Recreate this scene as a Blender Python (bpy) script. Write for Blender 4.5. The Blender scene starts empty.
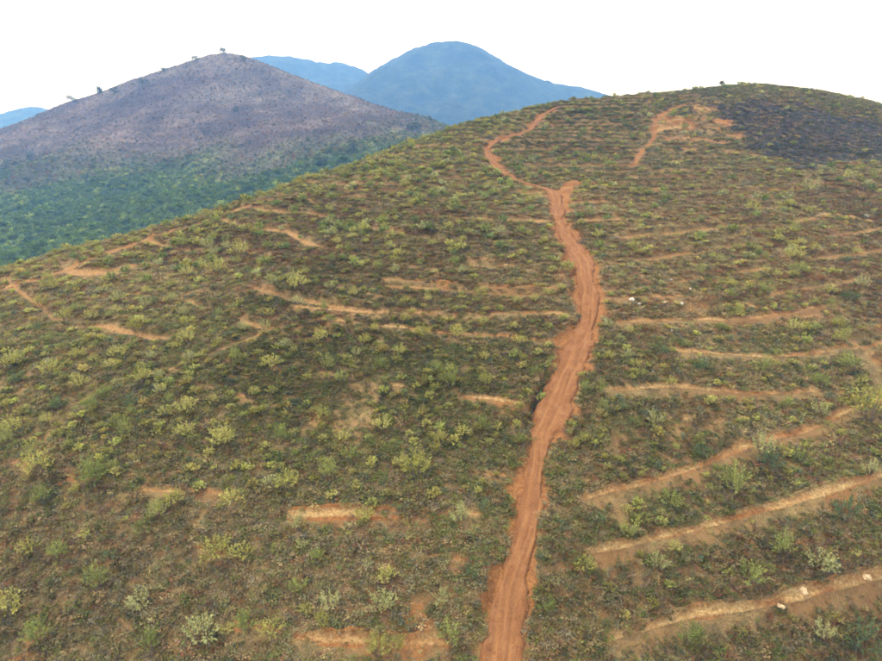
import bpy, math, random
import numpy as np

# ------------------------------------------------------------------ camera, sky, sun, exposure
SC = bpy.context.scene
FPX, PITCH, U0, V0 = 630.0, math.radians(17.6), 441.0, 330.5   # focal length in photo pixels, tilt below the horizon
CP, SP = math.cos(PITCH), math.sin(PITCH)
cam_d = bpy.data.cameras.new('camera'); cam = bpy.data.objects.new('camera', cam_d)
SC.collection.objects.link(cam); SC.camera = cam
cam_d.sensor_width = 36.0; cam_d.lens = 36.0 * FPX / 882.0
cam_d.clip_start = 0.5; cam_d.clip_end = 40000.0
cam.location = (0, 0, 0); cam.rotation_euler = (math.pi / 2 - PITCH, 0, 0)

SUN_EL, SUN_AZ = math.radians(58), math.radians(-62)            # azimuth from +Y towards +X
w = bpy.data.worlds.new('World'); SC.world = w; w.use_nodes = True
nt = w.node_tree; nt.nodes.clear()
out = nt.nodes.new('ShaderNodeOutputWorld'); bg = nt.nodes.new('ShaderNodeBackground')
sky = nt.nodes.new('ShaderNodeTexSky'); sky.sky_type = 'NISHITA'; sky.sun_disc = False
sky.sun_elevation = SUN_EL; sky.sun_rotation = SUN_AZ; sky.dust_density = 6.0; sky.air_density = 1.0
mixw = nt.nodes.new('ShaderNodeMix'); mixw.data_type = 'RGBA'; mixw.inputs[0].default_value = 0.93
mixw.inputs[7].default_value = (12.7, 12.7, 12.9, 1)            # even bright overcast veil
nt.links.new(sky.outputs[0], mixw.inputs[6]); nt.links.new(mixw.outputs[2], bg.inputs[0])
bg.inputs[1].default_value = 0.1
nt.links.new(bg.outputs[0], out.inputs[0])
sun_d = bpy.data.lights.new('sun', 'SUN'); sun_d.energy = 2.1; sun_d.angle = math.radians(12); sun_d.color = (1, .95, .86)
sun = bpy.data.objects.new('sun', sun_d); SC.collection.objects.link(sun)
sun.rotation_euler = (math.pi / 2 - SUN_EL, 0, math.pi - SUN_AZ)
SC.view_settings.view_transform = 'Standard'; SC.view_settings.look = 'None'
SC.view_settings.gamma = 1.0; SC.view_settings.use_curve_mapping = False
SC.view_settings.exposure = 0.96
SC.cycles.max_bounces = 5; SC.cycles.diffuse_bounces = 2; SC.cycles.volume_bounces = 1
SC.cycles.transparent_max_bounces = 8; SC.cycles.filter_width = 1.75

rng = np.random.default_rng(7); random.seed(7)
COL = SC.collection

# ------------------------------------------------------------------ helpers
def hash2(ix, iy, seed):
    n = (ix.astype(np.int64) * 374761393 + iy.astype(np.int64) * 668265263 + seed * 1442695041) & 0xffffffff
    n = ((n ^ (n >> 13)) * 1274126177) & 0xffffffff
    n = ((n ^ (n >> 16)) * 2246822519) & 0xffffffff
    return ((n ^ (n >> 15)) & 0xffffff) / float(0xffffff)
def vnoise(x, y, seed=0):
    ix = np.floor(x); iy = np.floor(y); fx = x - ix; fy = y - iy
    fx = fx * fx * (3 - 2 * fx); fy = fy * fy * (3 - 2 * fy)
    a = hash2(ix, iy, seed); b = hash2(ix + 1, iy, seed); c = hash2(ix, iy + 1, seed); d = hash2(ix + 1, iy + 1, seed)
    return (a * (1 - fx) + b * fx) * (1 - fy) + (c * (1 - fx) + d * fx) * fy
def fbm(x, y, scale, octv=4, seed=0, gain=.5):
    x = np.asarray(x, float) / scale; y = np.asarray(y, float) / scale
    s = 0; a = 1; t = 0
    for o in range(octv):
        s = s + a * (vnoise(x + 13.7 * o, y - 7.3 * o, seed + o * 17) * 2 - 1); t += a; a *= gain; x = x * 2.03; y = y * 2.03
    return s / t
def sstep(a, b, x):
    t = np.clip((np.asarray(x, float) - a) / (b - a), 0, 1); return t * t * (3 - 2 * t)
def ray(u, v):
    dx = (np.asarray(u, float) - U0) / FPX; dv = (np.asarray(v, float) - V0) / FPX
    return dx, CP - dv * SP, -SP - dv * CP
def project(x, y, z):
    f = y * CP - z * SP; up = y * SP + z * CP
    return U0 + FPX * x / f, V0 - FPX * up / f
class TPS:
    """thin plate surface of elevation tangent over (x/y, ln y)"""
    def __init__(s, pts):
        u, v, Y = np.array(pts, float).T
        dx, fy, dz = ray(u, v); s.fit(dx / fy, np.log(Y), dz / fy)
    def fit(s, q, l, e):
        s.P = np.stack([q, l], 1); n = len(q)
        d = np.linalg.norm(s.P[:, None] - s.P[None], axis=2); K = np.where(d > 0, d * d * np.log(d + 1e-12), 0) + np.eye(n) * 2e-4
        A = np.zeros((n + 3, n + 3)); A[:n, :n] = K; A[:n, n] = 1; A[:n, n + 1:] = s.P; A[n:, :n] = A[:n, n:].T
        s.w = np.linalg.solve(A, np.concatenate([e, [0, 0, 0]]))
    def e(s, q, l):
        sh = q.shape; q = q.ravel(); l = l.ravel(); r = s.w[-3] + s.w[-2] * q + s.w[-1] * l
        for i in range(len(s.P)):
            d2 = (q - s.P[i, 0]) ** 2 + (l - s.P[i, 1]) ** 2
            r += s.w[i] * .5 * d2 * np.log(d2 + 1e-12)
        return r.reshape(sh)

def nodes(name):
    m = bpy.data.materials.new(name); m.use_nodes = True
    return m, m.node_tree, m.node_tree.nodes['Principled BSDF']
def attr(t, name, typ='GEOMETRY'):
    n = t.nodes.new('ShaderNodeAttribute'); n.attribute_name = name; n.attribute_type = typ; return n
def noise(t, scale, detail=5, rough=.6):
    n = t.nodes.new('ShaderNodeTexNoise'); n.inputs['Scale'].default_value = scale; n.inputs['Detail'].default_value = detail
    n.inputs['Roughness'].default_value = rough
    g = t.nodes.new('ShaderNodeNewGeometry'); t.links.new(g.outputs['Position'], n.inputs['Vector']); return n
def ramp(t, src, stops):
    r = t.nodes.new('ShaderNodeValToRGB'); e = r.color_ramp.elements
    while len(e) < len(stops): e.new(.5)
    for k, (p, c) in enumerate(stops):
        e[k].position = p; e[k].color = (*c, 1) if len(c) == 3 else c
    t.links.new(src, r.inputs[0]); return r.outputs[0]
def mix(t, f, a, b, mode='MIX'):
    m = t.nodes.new('ShaderNodeMix'); m.data_type = 'RGBA'; m.blend_type = mode
    for k, s in ((0, f), (6, a), (7, b)):
        if isinstance(s, (int, float)): m.inputs[k].default_value = s
        elif isinstance(s, tuple): m.inputs[k].default_value = (*s, 1)
        else: t.links.new(s, m.inputs[k])
    return m.outputs[2]
def mathn(t, op, a, b=None):
    m = t.nodes.new('ShaderNodeMath'); m.operation = op
    for k, s in ((0, a), (1, b)):
        if s is None: continue
        if isinstance(s, (int, float)): m.inputs[k].default_value = s
        else: t.links.new(s, m.inputs[k])
    return m.outputs[0]
def bump(t, bsdf, h, strength, dist):
    b = t.nodes.new('ShaderNodeBump'); b.inputs['Strength'].default_value = strength; b.inputs['Distance'].default_value = dist
    t.links.new(h, b.inputs['Height']); t.links.new(b.outputs[0], bsdf.inputs['Normal'])

def mesh(name, V, F, m=None, smooth=False, floats=(), colors=()):
    """F: list of faces or an (n,k) array"""
    me = bpy.data.meshes.new(name); V = np.asarray(V, np.float32); F = np.asarray(F, np.int32)
    n, k = F.shape
    me.vertices.add(len(V)); me.vertices.foreach_set('co', V.ravel())
    me.loops.add(n * k); me.loops.foreach_set('vertex_index', F.ravel())
    me.polygons.add(n); me.polygons.foreach_set('loop_start', np.arange(0, n * k, k, dtype=np.int32))
    me.polygons.foreach_set('use_smooth', np.full(n, smooth))
    for nm, a in floats:
        at = me.attributes.new(nm, 'FLOAT', 'POINT'); at.data.foreach_set('value', np.asarray(a, np.float32).ravel())
    for nm, a in colors:
        at = me.attributes.new(nm, 'FLOAT_COLOR', 'POINT'); c = np.ones((len(V), 4), np.float32); c[:, :3] = a
        at.data.foreach_set('color', c.ravel())
    if m: me.materials.append(m)
    me.update(calc_edges=True); me.validate()
    return me
def link(name, me, parent=None, loc=None):
    o = bpy.data.objects.new(name, me); COL.objects.link(o)
    if parent: o.parent = parent
    if loc is not None: o.location = loc
    return o
def tag(o, label=None, cat=None, group=None, kind=None):
    for k, v in (('label', label), ('category', cat), ('group', group), ('kind', kind)):
        if v: o[k] = v
    return o
def gridfaces(nr, nc):
    i = np.arange(nr - 1)[:, None] * nc + np.arange(nc - 1)[None]
    return np.stack([i, i + 1, i + nc + 1, i + nc], -1).reshape(-1, 4)
def catmull(P, step):
    P = np.asarray(P, float); P = np.vstack([2 * P[0] - P[1], P, 2 * P[-1] - P[-2]]); o = []
    for i in range(1, len(P) - 2):
        n = max(2, int(np.linalg.norm(P[i + 1][:2] - P[i][:2]) / step))
        for t in np.arange(n) / n:
            a, b, c, d = P[i - 1:i + 3]
            o.append(.5 * ((2 * b) + (c - a) * t + (2 * a - 5 * b + 4 * c - d) * t * t + (3 * b - a - 3 * c + d) * t ** 3))
    o.append(P[-2]); return np.array(o)

# ------------------------------------------------------------------ near hill: base surface
def prof(u, *vy): return [(u, v, y) for v, y in vy]
cp = []
cp += prof(-120, (661, 46), (550, 55), (450, 66), (380, 79), (330, 95))
cp += prof(0, (661, 42.5), (550, 50.5), (450, 61.5), (400, 69), (350, 79), (300, 95))
cp += prof(150, (661, 41), (550, 49), (450, 60), (400, 67), (350, 77), (300, 91), (260, 109))
cp += prof(300, (661, 40), (550, 48), (450, 59), (400, 66), (350, 75), (300, 87), (250, 105), (215, 126))
cp += prof(450, (661, 40), (550, 47.5), (450, 58.3), (400, 65), (350, 73.5), (300, 84.5), (250, 101), (215, 119), (180, 143), (155, 166))
cp += prof(560, (661, 40), (550, 47.5), (450, 58), (400, 64.5), (350, 73), (300, 84), (250, 101), (215, 118), (190, 136), (160, 165), (130, 198))
cp += prof(700, (661, 41.5), (550, 50), (450, 61), (400, 67), (350, 75), (300, 86), (250, 103), (200, 130), (160, 162), (130, 193))
cp += prof(882, (661, 45.5), (550, 52.5), (480, 59.5), (400, 69.5), (350, 78), (300, 90), (250, 108), (200, 135), (160, 168), (130, 202))
cp += prof(1010, (661, 51), (550, 58), (450, 68), (350, 83), (250, 113), (190, 146))
sil = [(-120, 315, 102), (0, 269, 110), (80, 249, 119), (150, 231, 129), (230, 206, 142), (300, 182, 159), (400, 148, 188), (470, 123, 209),
       (540, 106, 228), (600, 97.5, 236), (680, 91, 241), (750, 85, 246), (820, 91, 245), (882, 104, 240), (1010, 140, 226)]
cpx = np.array(cp + sil, float)
dx, fy, dz = ray(cpx[:, 0], cpx[:, 1]); Q, L, E = dx / fy, np.log(cpx[:, 2]), dz / fy
s_ = np.array(sil, float); dx, fy, dz = ray(s_[:, 0], s_[:, 1])
for k, de in ((1.13, .026), (1.35, .10), (1.8, .25)):
    Q = np.concatenate([Q, dx / fy]); L = np.concatenate([L, np.log(s_[:, 2] * k)]); E = np.concatenate([E, dz / fy - de])
near = TPS.__new__(TPS); near.fit(Q, L, E)
NR, NC = 860, 680
qs = np.linspace(-1.12, 1.12, NC); ls = np.linspace(math.log(31), math.log(420), NR)
GQ, GL = np.meshgrid(qs, ls); GY = np.exp(GL); GX = GQ * GY
def base_near(q, l):
    lc = np.maximum(l, math.log(39.)); z = near.e(q, lc) * np.exp(lc)
    return z - (np.exp(lc) - np.exp(l)) * .55
cq, cl = np.linspace(qs[0], qs[-1], 341), np.linspace(ls[0], ls[-1], 431)      # smooth base: coarse evaluation, then interpolation
CZ = base_near(*np.meshgrid(cq, cl))
CZ = np.stack([np.interp(ls, cl, CZ[:, k]) for k in range(CZ.shape[1])], 1)
GZ0 = np.stack([np.interp(qs, cq, CZ[k]) for k in range(NR)], 0)
def gsample(A, x, y):
    q = np.clip((x / y - qs[0]) / (qs[1] - qs[0]), 0, NC - 1.001); l = np.clip((np.log(y) - ls[0]) / (ls[1] - ls[0]), 0, NR - 1.001)
    i = l.astype(int); j = q.astype(int); a = l - i; b = q - j
    return (A[i, j] * (1 - b) + A[i, j + 1] * b) * (1 - a) + (A[i + 1, j] * (1 - b) + A[i + 1, j + 1] * b) * a
def unproject(uv, A):
    """first hit of view rays with the height grid A"""
    uv = np.asarray(uv, float); dx, fy, dz = ray(uv[:, 0], uv[:, 1])
    Y = np.exp(np.linspace(math.log(33), math.log(400), 3000)); out = []
    for a, b, c in zip(dx, fy, dz):
        zz = gsample(A, a / b * Y, Y); hit = np.nonzero(zz > c / b * Y)[0]
        y = Y[hit[0]] if len(hit) else np.nan
        out.append((a / b * y, y, c / b * y))
    return np.array(out)

# ------------------------------------------------------------------ near hill: road, benches, details
road_uv = [(499, 690), (503, 657), (506, 630), (509, 606), (515, 572), (523, 538), (530, 504), (535, 470), (541, 436), (549, 421), (556, 405), (562, 390), (569, 370), (574, 356),
           (580, 340), (587, 322), (589, 299), (586, 283), (583, 268), (578, 252), (567, 236), (559, 220), (557, 206), (554, 195), (546, 189), (533, 184),
           (515, 178), (502, 171), (491, 160), (488, 150), (494, 143), (504, 139), (519, 135.5), (529, 131), (535, 123), (542, 116), (550, 110.5), (558, 107)]
track_uv = [(632, 168), (636, 161), (642, 153), (649, 145), (654, 137), (655, 125), (659, 118), (668, 112), (684, 106), (700, 102)]
spur_uv = [(561, 208), (563, 196), (568, 187), (576, 180)]
def smooth_path(uv, step):
    p = unproject(uv, GZ0); p = p[~np.isnan(p[:, 0])]; return catmull(p, step)
ROAD = smooth_path(road_uv, .6); TRACK = smooth_path(track_uv, 1.0); SPUR = smooth_path(spur_uv, 1.0)
def pdist(P, X, Y, reach):
    """distance to polyline P, signed side (+ = left of its direction) and arc parameter, for grid points within reach"""
    D = np.full(X.shape, 1e6); S = np.zeros(X.shape); T = np.zeros(X.shape); Zl = np.zeros(X.shape)
    arc = 0
    m0 = (X > P[:, 0].min() - reach) & (X < P[:, 0].max() + reach) & (Y > P[:, 1].min() - reach) & (Y < P[:, 1].max() + reach)
    idx = np.nonzero(m0.ravel())[0]; x = X.ravel()[idx]; y = Y.ravel()[idx]
    d = np.full(x.shape, 1e6); s = np.zeros(x.shape); tt = np.zeros(x.shape); zl = np.zeros(x.shape)
    for i in range(len(P) - 1):
        a, b = P[i], P[i + 1]; ab = b[:2] - a[:2]; ln = float(np.hypot(*ab)) + 1e-9
        k = np.nonzero((np.abs(x - (a[0] + b[0]) / 2) < reach + ln) & (np.abs(y - (a[1] + b[1]) / 2) < reach + ln))[0]
        if len(k):
            px = x[k] - a[0]; py = y[k] - a[1]
            t = np.clip((px * ab[0] + py * ab[1]) / ln ** 2, 0, 1)
            dd = np.hypot(px - t * ab[0], py - t * ab[1]); better = dd < d[k]; kk = k[better]
            d[kk] = dd[better]; s[kk] = np.sign(ab[0] * py - ab[1] * px)[better]; tt[kk] = arc + t[better] * ln; zl[kk] = (a[2] + t * (b[2] - a[2]))[better]
        arc += ln
    for A, b in ((D, d), (S, s), (T, tt), (Zl, zl)): A.ravel()[idx] = b
    return D, S, T, Zl
# bench lines seen in the photograph: (points, half width, how bare 0..1, how ochre/pale 0..1)
benches = [
    ([(580, 552), (620, 545), (660, 536), (700, 527), (745, 514), (790, 504), (835, 490), (882, 475), (940, 460)], 1.1, 1.15, .8),
    ([(575, 499), (610, 489), (640, 483), (680, 471), (715, 458), (745, 448), (780, 437), (815, 427), (850, 408), (890, 398)], 1.05, 1.15, .55),
    ([(600, 640), (640, 628), (690, 614), (735, 608), (780, 600), (830, 588), (882, 574), (940, 560)], 1.1, 1.15, .8),
    ([(590, 389), (620, 390), (665, 389), (710, 391), (750, 391), (790, 390), (828, 388)], .75, 1.15, .7),
    ([(668, 353), (700, 353), (740, 354), (790, 352), (830, 348), (862, 346), (890, 339)], .8, 1.15, .85),
    ([(610, 325), (640, 322), (690, 320), (730, 319), (765, 314), (800, 309), (840, 301)], .8, 1.15, .6),
    ([(600, 300), (630, 299), (660, 298), (690, 294)], .7, .9, .4),
    ([(602, 275), (640, 274), (690, 275), (740, 277)], .7, .7, .5), ([(600, 262), (650, 261), (720, 262)], .6, .6, .5),
    ([(820, 268), (850, 276), (882, 283)], .6, .5, .4), ([(600, 248), (660, 249), (720, 247)], .6, .5, .5),
    ([(800, 215), (840, 214), (882, 222)], .8, .8, .8),
    ([(285, 306), (330, 310), (380, 312), (430, 310), (480, 311), (530, 313), (572, 313)], .85, .8, .55),
    ([(375, 280), (420, 282), (470, 286), (520, 288), (565, 290)], .8, .85, .5),
    ([(400, 265), (450, 267), (500, 267), (545, 266)], .7, .6, .6), ([(430, 252), (490, 252), (550, 251)], .7, .5, .5),
    ([(300, 318), (350, 322), (400, 326), (440, 329), (490, 333), (530, 338), (560, 342)], .85, .75, .6),
    ([(310, 368), (350, 362), (395, 350), (440, 342)], .7, .35, .5),
    ([(452, 392), (480, 396), (505, 399), (528, 401)], .9, .98, .85), ([(308, 368), (330, 372), (350, 378)], .8, .8, .5),
    ([(385, 383), (410, 385)], .8, .95, .9), ([(230, 393), (262, 398), (285, 402)], .9, .9, .5),
    ([(255, 440), (275, 441), (300, 445)], .8, .8, .5), ([(460, 473), (490, 473), (515, 474)], .9, .95, .7),
    ([(280, 516), (330, 514), (380, 514), (420, 514), (455, 513), (490, 512)], 1.15, .9, .6),
    ([(420, 560), (450, 559), (480, 558)], .9, .8, .2), ([(285, 634), (330, 638), (380, 640), (425, 640), (460, 640)], 1.1, .95, .35),
    ([(225, 625), (250, 625), (290, 632)], .9, .9, .25), ([(130, 490), (170, 491), (210, 492), (250, 500)], .9, .85, .4),
    ([(0, 463), (25, 466), (60, 474), (95, 484)], .9, .9, .15), ([(360, 293), (385, 297), (410, 300)], .6, .7, .8),
    ([(350, 305), (372, 298), (392, 299)], .5, .6, .8),
    ([(-40, 302), (0, 286), (40, 275), (82, 262), (112, 251), (163, 235.5), (204, 223), (240, 211), (290, 192)], 1.3, .95, .35),
    ([(125, 290), (170, 293), (215, 289), (260, 286)], .8, .6, .2), ([(10, 320), (60, 322), (110, 318)], .8, .4, .3),
    ([(645, 133), (680, 128), (720, 131), (745, 138)], 1.3, .8, .5), ([(650, 141), (690, 138), (730, 143)], 1.2, .7, .5), ([(660, 122), (700, 120), (735, 124)], 1.3, .8, .4),
    ([(660, 150), (720, 150), (770, 158)], 1.1, .6, .5),
    ([(190, 545), (215, 552), (235, 556)], .8, .8, .1), ([(540, 556), (560, 560)], .9, .9, .1),
]
Z = GZ0.copy(); BARE = np.zeros_like(Z); PALE = np.zeros_like(Z); LEDGE = np.zeros_like(Z); CLEAR = np.zeros_like(Z)
dq = np.gradient(GZ0, axis=0) / np.gradient(GY, axis=0)
n1 = fbm(GX, GY, 3.0, 3, 3); n2 = fbm(GX, GY, 9.0, 3, 5); n3 = fbm(GX, GY, .9, 3, 9); n4 = fbm(GX, GY, 26., 3, 15)
Z += n4 * .9 * sstep(40, 80, GY) + n2 * .30 + n1 * .16 + n3 * .07
BRK0 = fbm(GX, GY, 6.0, 3, 31) + .6 * n3 + .3 * n1; RED0 = sstep(.0, .35, fbm(GX, GY, 4.5, 3, 41)); SLOPE = np.clip(dq, .1, .7)
def bench(P, hw, bare, pale):
    reach = hw * 2 + 3.5
    m0 = np.nonzero(((GX > P[:, 0].min() - reach) & (GX < P[:, 0].max() + reach) & (GY > P[:, 1].min() - reach) & (GY < P[:, 1].max() + reach)).ravel())[0]
    D, S, T, Zl = pdist(P, GX.ravel()[m0], GY.ravel()[m0], reach)
    k = D < hw * 2 + 3.4; idx = m0[k]; D, S, T = D[k], S[k], T[k]
    tot = np.sum(np.hypot(*(np.diff(P[:, :2], axis=0).T)))
    N1_, N2_ = n1.ravel()[idx], n2.ravel()[idx]; slope = SLOPE.ravel()[idx]
    wv = hw * (1 + .55 * N2_ + .6 * N1_); s = D * S               # + is uphill (path runs left to right)
    endf = sstep(0, 1.5, T) * sstep(0, 1.5, tot - T)
    flat = 1 - sstep(.75, 1.3, np.abs(s) / np.maximum(wv, .2))
    bank = np.exp(-((s - wv * 1.5) / (wv * .55)) ** 2) * 1.25 * hw - np.exp(-((s + wv * 1.35) / (wv * .6)) ** 2) * .12 * hw
    Z.ravel()[idx] += endf * (-slope * s * flat * .8 + bank * slope * 2 - .12 * flat * hw)
    brk = sstep(-.35, .2, BRK0.ravel()[idx] + (bare - .70) * 1.6)
    b = endf * flat * brk * bare
    red = endf * np.exp(-((np.abs(s) - wv * 1.5) / (wv * .7)) ** 2) * RED0.ravel()[idx] * min(bare, 1) * (.8 if bare < 1 else .5)
    new = np.maximum(b, red); old = BARE.ravel()[idx]
    CLEAR.ravel()[idx] = np.maximum(CLEAR.ravel()[idx], endf * brk * bare * np.exp(-((s + .35 + .5 * wv) / (.40 + 1.3 * wv)) ** 2))
    PALE.ravel()[idx] = np.where(new > old, np.where(b >= red, pale * (.8 + .9 * N1_ + .8 * fbm(T, s * 6, 2.5, 2, 33)), 0.02), PALE.ravel()[idx])
    BARE.ravel()[idx] = np.maximum(old, new); LEDGE.ravel()[idx] = np.maximum(LEDGE.ravel()[idx], endf * flat)
for pts, hw, bare, pale in benches:
    p = unproject(pts, GZ0); p = p[~np.isnan(p[:, 0])]
    if len(p) > 1: bench(catmull(p, 1.5), hw * np.interp(p[:, 1].mean(), [45, 75, 120, 200], [.25, .24, .40, .70]), bare, min(1, pale + .12))
# faint contour steps over the whole slope (old planting rows)
lev = (GZ0 + n4 * .5 + n2 * .2) / np.interp(GY, [40, 80, 130, 240], [2.2, 1.35, 1.05, 1.15])
fr = lev - np.floor(lev); keep = sstep(-.4, 0., fbm(GX + 40 * np.floor(lev), GY * .35, 12, 2, 61)) * (1 - LEDGE)
quiet = 1 - .85 * ((GX > 72) & (GY > 165)); keep = keep * quiet
Z += keep * (.46 * np.exp(-((fr - .62) / .09) ** 2) - .34 * np.exp(-((fr - .42) / .10) ** 2)) * sstep(45, 80, GY)
CLEAR = np.maximum(CLEAR, 1.35 * quiet * keep * np.exp(-((fr - .44) / .085) ** 2) * sstep(-.4, .05, fbm(GX, GY, 14, 2, 73)) * sstep(50, 75, GY))
rowb = quiet * keep * np.exp(-((fr - .45) / .05) ** 2) * sstep(-.35, .15, fbm(GX, GY, 10, 3, 71)) * sstep(50, 75, GY)
PALE = np.where(rowb > BARE, .55, PALE); BARE = np.maximum(BARE, rowb * .85)
# bare red patches
pat = sstep(.30, .55, fbm(GX, GY, 7, 4, 81)) * .45
UU, VV = project(GX, GY, Z)
BARE = np.maximum(BARE, pat * np.where((UU > 735) & (VV < 175), .3, 1))
def blob(u, v, ru, rv): return np.exp(-(((UU - u) / ru) ** 2 + ((VV - v) / rv) ** 2))
hillred = np.clip(1.1 * blob(705, 118, 38, 20) + .8 * blob(700, 104, 20, 5) + .5 * blob(660, 125, 12, 16) + .5 * blob(570, 190, 8, 10), 0, 1)
BARE = np.maximum(BARE, hillred * sstep(-.3, .3, n2 + .4 * n1) * .6)
# road bed
D, S, T, Zl = pdist(ROAD, GX, GY, 9.0)
RW = 1.12
roadz = gsample(GZ0 + n4 * .9 * sstep(40, 80, GY), ROAD[:, 0], ROAD[:, 1])
ker = np.ones(9) / 9; roadz = np.convolve(np.pad(roadz, 4, 'edge'), ker, 'valid')
ROAD[:, 2] = roadz
arc = np.concatenate([[0], np.cumsum(np.hypot(*np.diff(ROAD[:, :2], axis=0).T))])
rz = np.interp(T, arc, roadz)
wide = RW * (1 + .22 * np.sin(T * .21 + 1) + .18 * np.sin(T * .53)) + .25 * sstep(470, 420, np.interp(T, arc, project(*ROAD.T)[1])) * sstep(210, 250, np.interp(T, arc, project(*ROAD.T)[1])) - .2 * sstep(215, 180, np.interp(T, arc, project(*ROAD.T)[1]))
near_r = D < 8.5
bed = np.where(near_r, 1 - sstep(wide, wide + 1.6, D + .5 * n1), 0)
Z = Z * (1 - bed) + bed * (rz - .34)
gul = np.where(near_r, np.exp(-((D * S - (wide + .9 + .4 * n1)) / .55) ** 2), 0)
rv_ = np.interp(T, arc, project(*ROAD.T)[1])
gulm = sstep(365, 385, rv_) * sstep(440, 420, rv_) + .6 * sstep(225, 235, rv_) * sstep(300, 285, rv_) + .4 * sstep(560, 600, rv_)
Z -= gul * gulm * 1.3
sh = np.where(near_r, 1 - sstep(wide + .1, wide + 1.2 + .9 * n2, D + 1.5 * n1 + .9 * n3), 0)
PALE = np.where(sh > BARE, .08, PALE); BARE = np.maximum(BARE, sh)
NEAR_ROAD = np.where(near_r, D - wide, 9.)
for P2, hw in ((TRACK, .75), (SPUR, 1.5)):
    D2, S2, T2, _ = pdist(P2, GX, GY, 7.0); b2 = np.where(D2 < 6.5, 1 - sstep(hw * .7, hw * 1.5, D2 + .7 * n1 + .3 * n3), 0)
    PALE = np.where(b2 > BARE, .12, PALE); BARE = np.maximum(BARE, b2 * (.62 if hw < 1 else .85)); Z -= b2 * .15
    NEAR_ROAD = np.minimum(NEAR_ROAD, np.where(D2 < 6.5, D2 - hw, 9.))
BARE = np.clip(BARE, 0, 1); PALE = np.clip(PALE, 0, 1)

def soil_material():
    m, t, b = nodes('soil_and_litter')
    na = noise(t, .55, 6, .65); nb = noise(t, 3.2, 5, .7); nc = noise(t, .09, 4, .6)
    litter = ramp(t, na.outputs[0], [(.30, (.060, .046, .022)), (.45, (.13, .094, .040)), (.58, (.18, .125, .056)), (.72, (.145, .13, .046))])
    nd = noise(t, 7.0, 4, .7)
    litter = mix(t, .85, litter, ramp(t, nd.outputs[0], [(.32, (.35, .35, .35)), (.5, (.95, .95, .95)), (.68, (1.6, 1.55, 1.45))]), 'MULTIPLY')
    litter = mix(t, ramp(t, nc.outputs[0], [(.42, (0, 0, 0)), (.62, (.6, .6, .6))]), litter, (.165, .078, .030))
    red = ramp(t, nb.outputs[0], [(.3, (.125, .050, .018)), (.5, (.19, .080, .026)), (.72, (.26, .122, .042))])
    och = ramp(t, nb.outputs[0], [(.3, (.17, .098, .038)), (.5, (.275, .18, .074)), (.75, (.45, .33, .165))])
    soil = mix(t, attr(t, 'pale').outputs['Fac'], red, och)
    edge = mathn(t, 'ADD', attr(t, 'bare').outputs['Fac'], mathn(t, 'MULTIPLY', mathn(t, 'SUBTRACT', nb.outputs[0], .5), .7))
    soil = mix(t, .8, soil, ramp(t, nd.outputs[0], [(.32, (.5, .48, .46)), (.5, (1, 1, 1)), (.68, (1.45, 1.45, 1.45))]), 'MULTIPLY')
    col = mix(t, ramp(t, edge, [(.30, (0, 0, 0)), (.55, (1, 1, 1))]), litter, soil)
    t.links.new(col, b.inputs['Base Color']); b.inputs['Roughness'].default_value = .95; b.inputs['Specular IOR Level'].default_value = .15
    bump(t, b, nb.outputs[0], .8, .12)
    return m
M_SOIL = soil_material()
me = mesh('hillside', np.stack([GX, GY, Z], -1).reshape(-1, 3), gridfaces(NR, NC), M_SOIL, True, [('bare', BARE), ('pale', PALE)])
hillside = tag(link('hillside', me), 'terraced brown hillside climbing from the bottom edge to the rounded summit', kind='structure')

# ------------------------------------------------------------------ dirt road
def road_material():
    m, t, b = nodes('red_dirt')
    na = noise(t, .8, 6, .65); nb = noise(t, 5.0, 5, .7)
    c = ramp(t, na.outputs[0], [(.32, (.100, .040, .014)), (.48, (.150, .056, .017)), (.62, (.200, .091, .036)), (.75, (.26, .132, .058))])
    c = mix(t, .5, c, ramp(t, nb.outputs[0], [(.3, (.095, .040, .016)), (.7, (.23, .115, .05))]))
    c = mix(t, .8, c, ramp(t, noise(t, 9., 4, .7).outputs[0], [(.32, (.55, .52, .5)), (.5, (1, 1, 1)), (.68, (1.35, 1.35, 1.35))]), 'MULTIPLY')
    rut = attr(t, 'rut').outputs['Fac']
    c = mix(t, mathn(t, 'MULTIPLY', rut, .7), c, (.25, .125, .050))
    t.links.new(c, b.inputs['Base Color']); b.inputs['Roughness'].default_value = .95; b.inputs['Specular IOR Level'].default_value = .15
    bump(t, b, nb.outputs[0], .6, .08); return m
M_ROAD = road_material()
P = catmull(ROAD[::2], .28); A = np.concatenate([[0], np.cumsum(np.hypot(*np.diff(P[:, :2], axis=0).T))])
tan = np.gradient(P[:, :2], axis=0); tan /= np.linalg.norm(tan, axis=1)[:, None]; nor = np.stack([-tan[:, 1], tan[:, 0]], 1)
pv = project(*P.T)[1]
hw = RW * (1 + .22 * np.sin(A * .21 + 1) + .18 * np.sin(A * .53)) + .25 * sstep(470, 420, pv) * sstep(210, 250, pv) - .2 * sstep(215, 180, pv)
cs = np.linspace(-1.6, 1.6, 33)
off = cs[None] * (hw[:, None] * .92)
RX = P[:, 0:1] + nor[:, 0:1] * off; RY = P[:, 1:2] + nor[:, 1:2] * off
wob = .25 * np.sin(A * .3)[:, None] + .15 * np.sin(A * .77 + 2)[:, None]
nn = fbm(RX, RY, 1.2, 3, 91); nf = fbm(RX, RY, .35, 2, 95); A2 = A[:, None] + 0 * off
wob = wob + .22 * fbm(A2, off * 0, 4.0, 2, 97); w2 = wob + .30 * fbm(A2, off * 0 + 50, 3.0, 2, 98) - .05
rut = (np.exp(-((off - .55 - wob) / .17) ** 2) + np.exp(-((off + .62 - wob) / .17) ** 2)) * (.35 + .65 * sstep(-.3, .3, fbm(A2, off, 2.5, 2, 99)))
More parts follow.
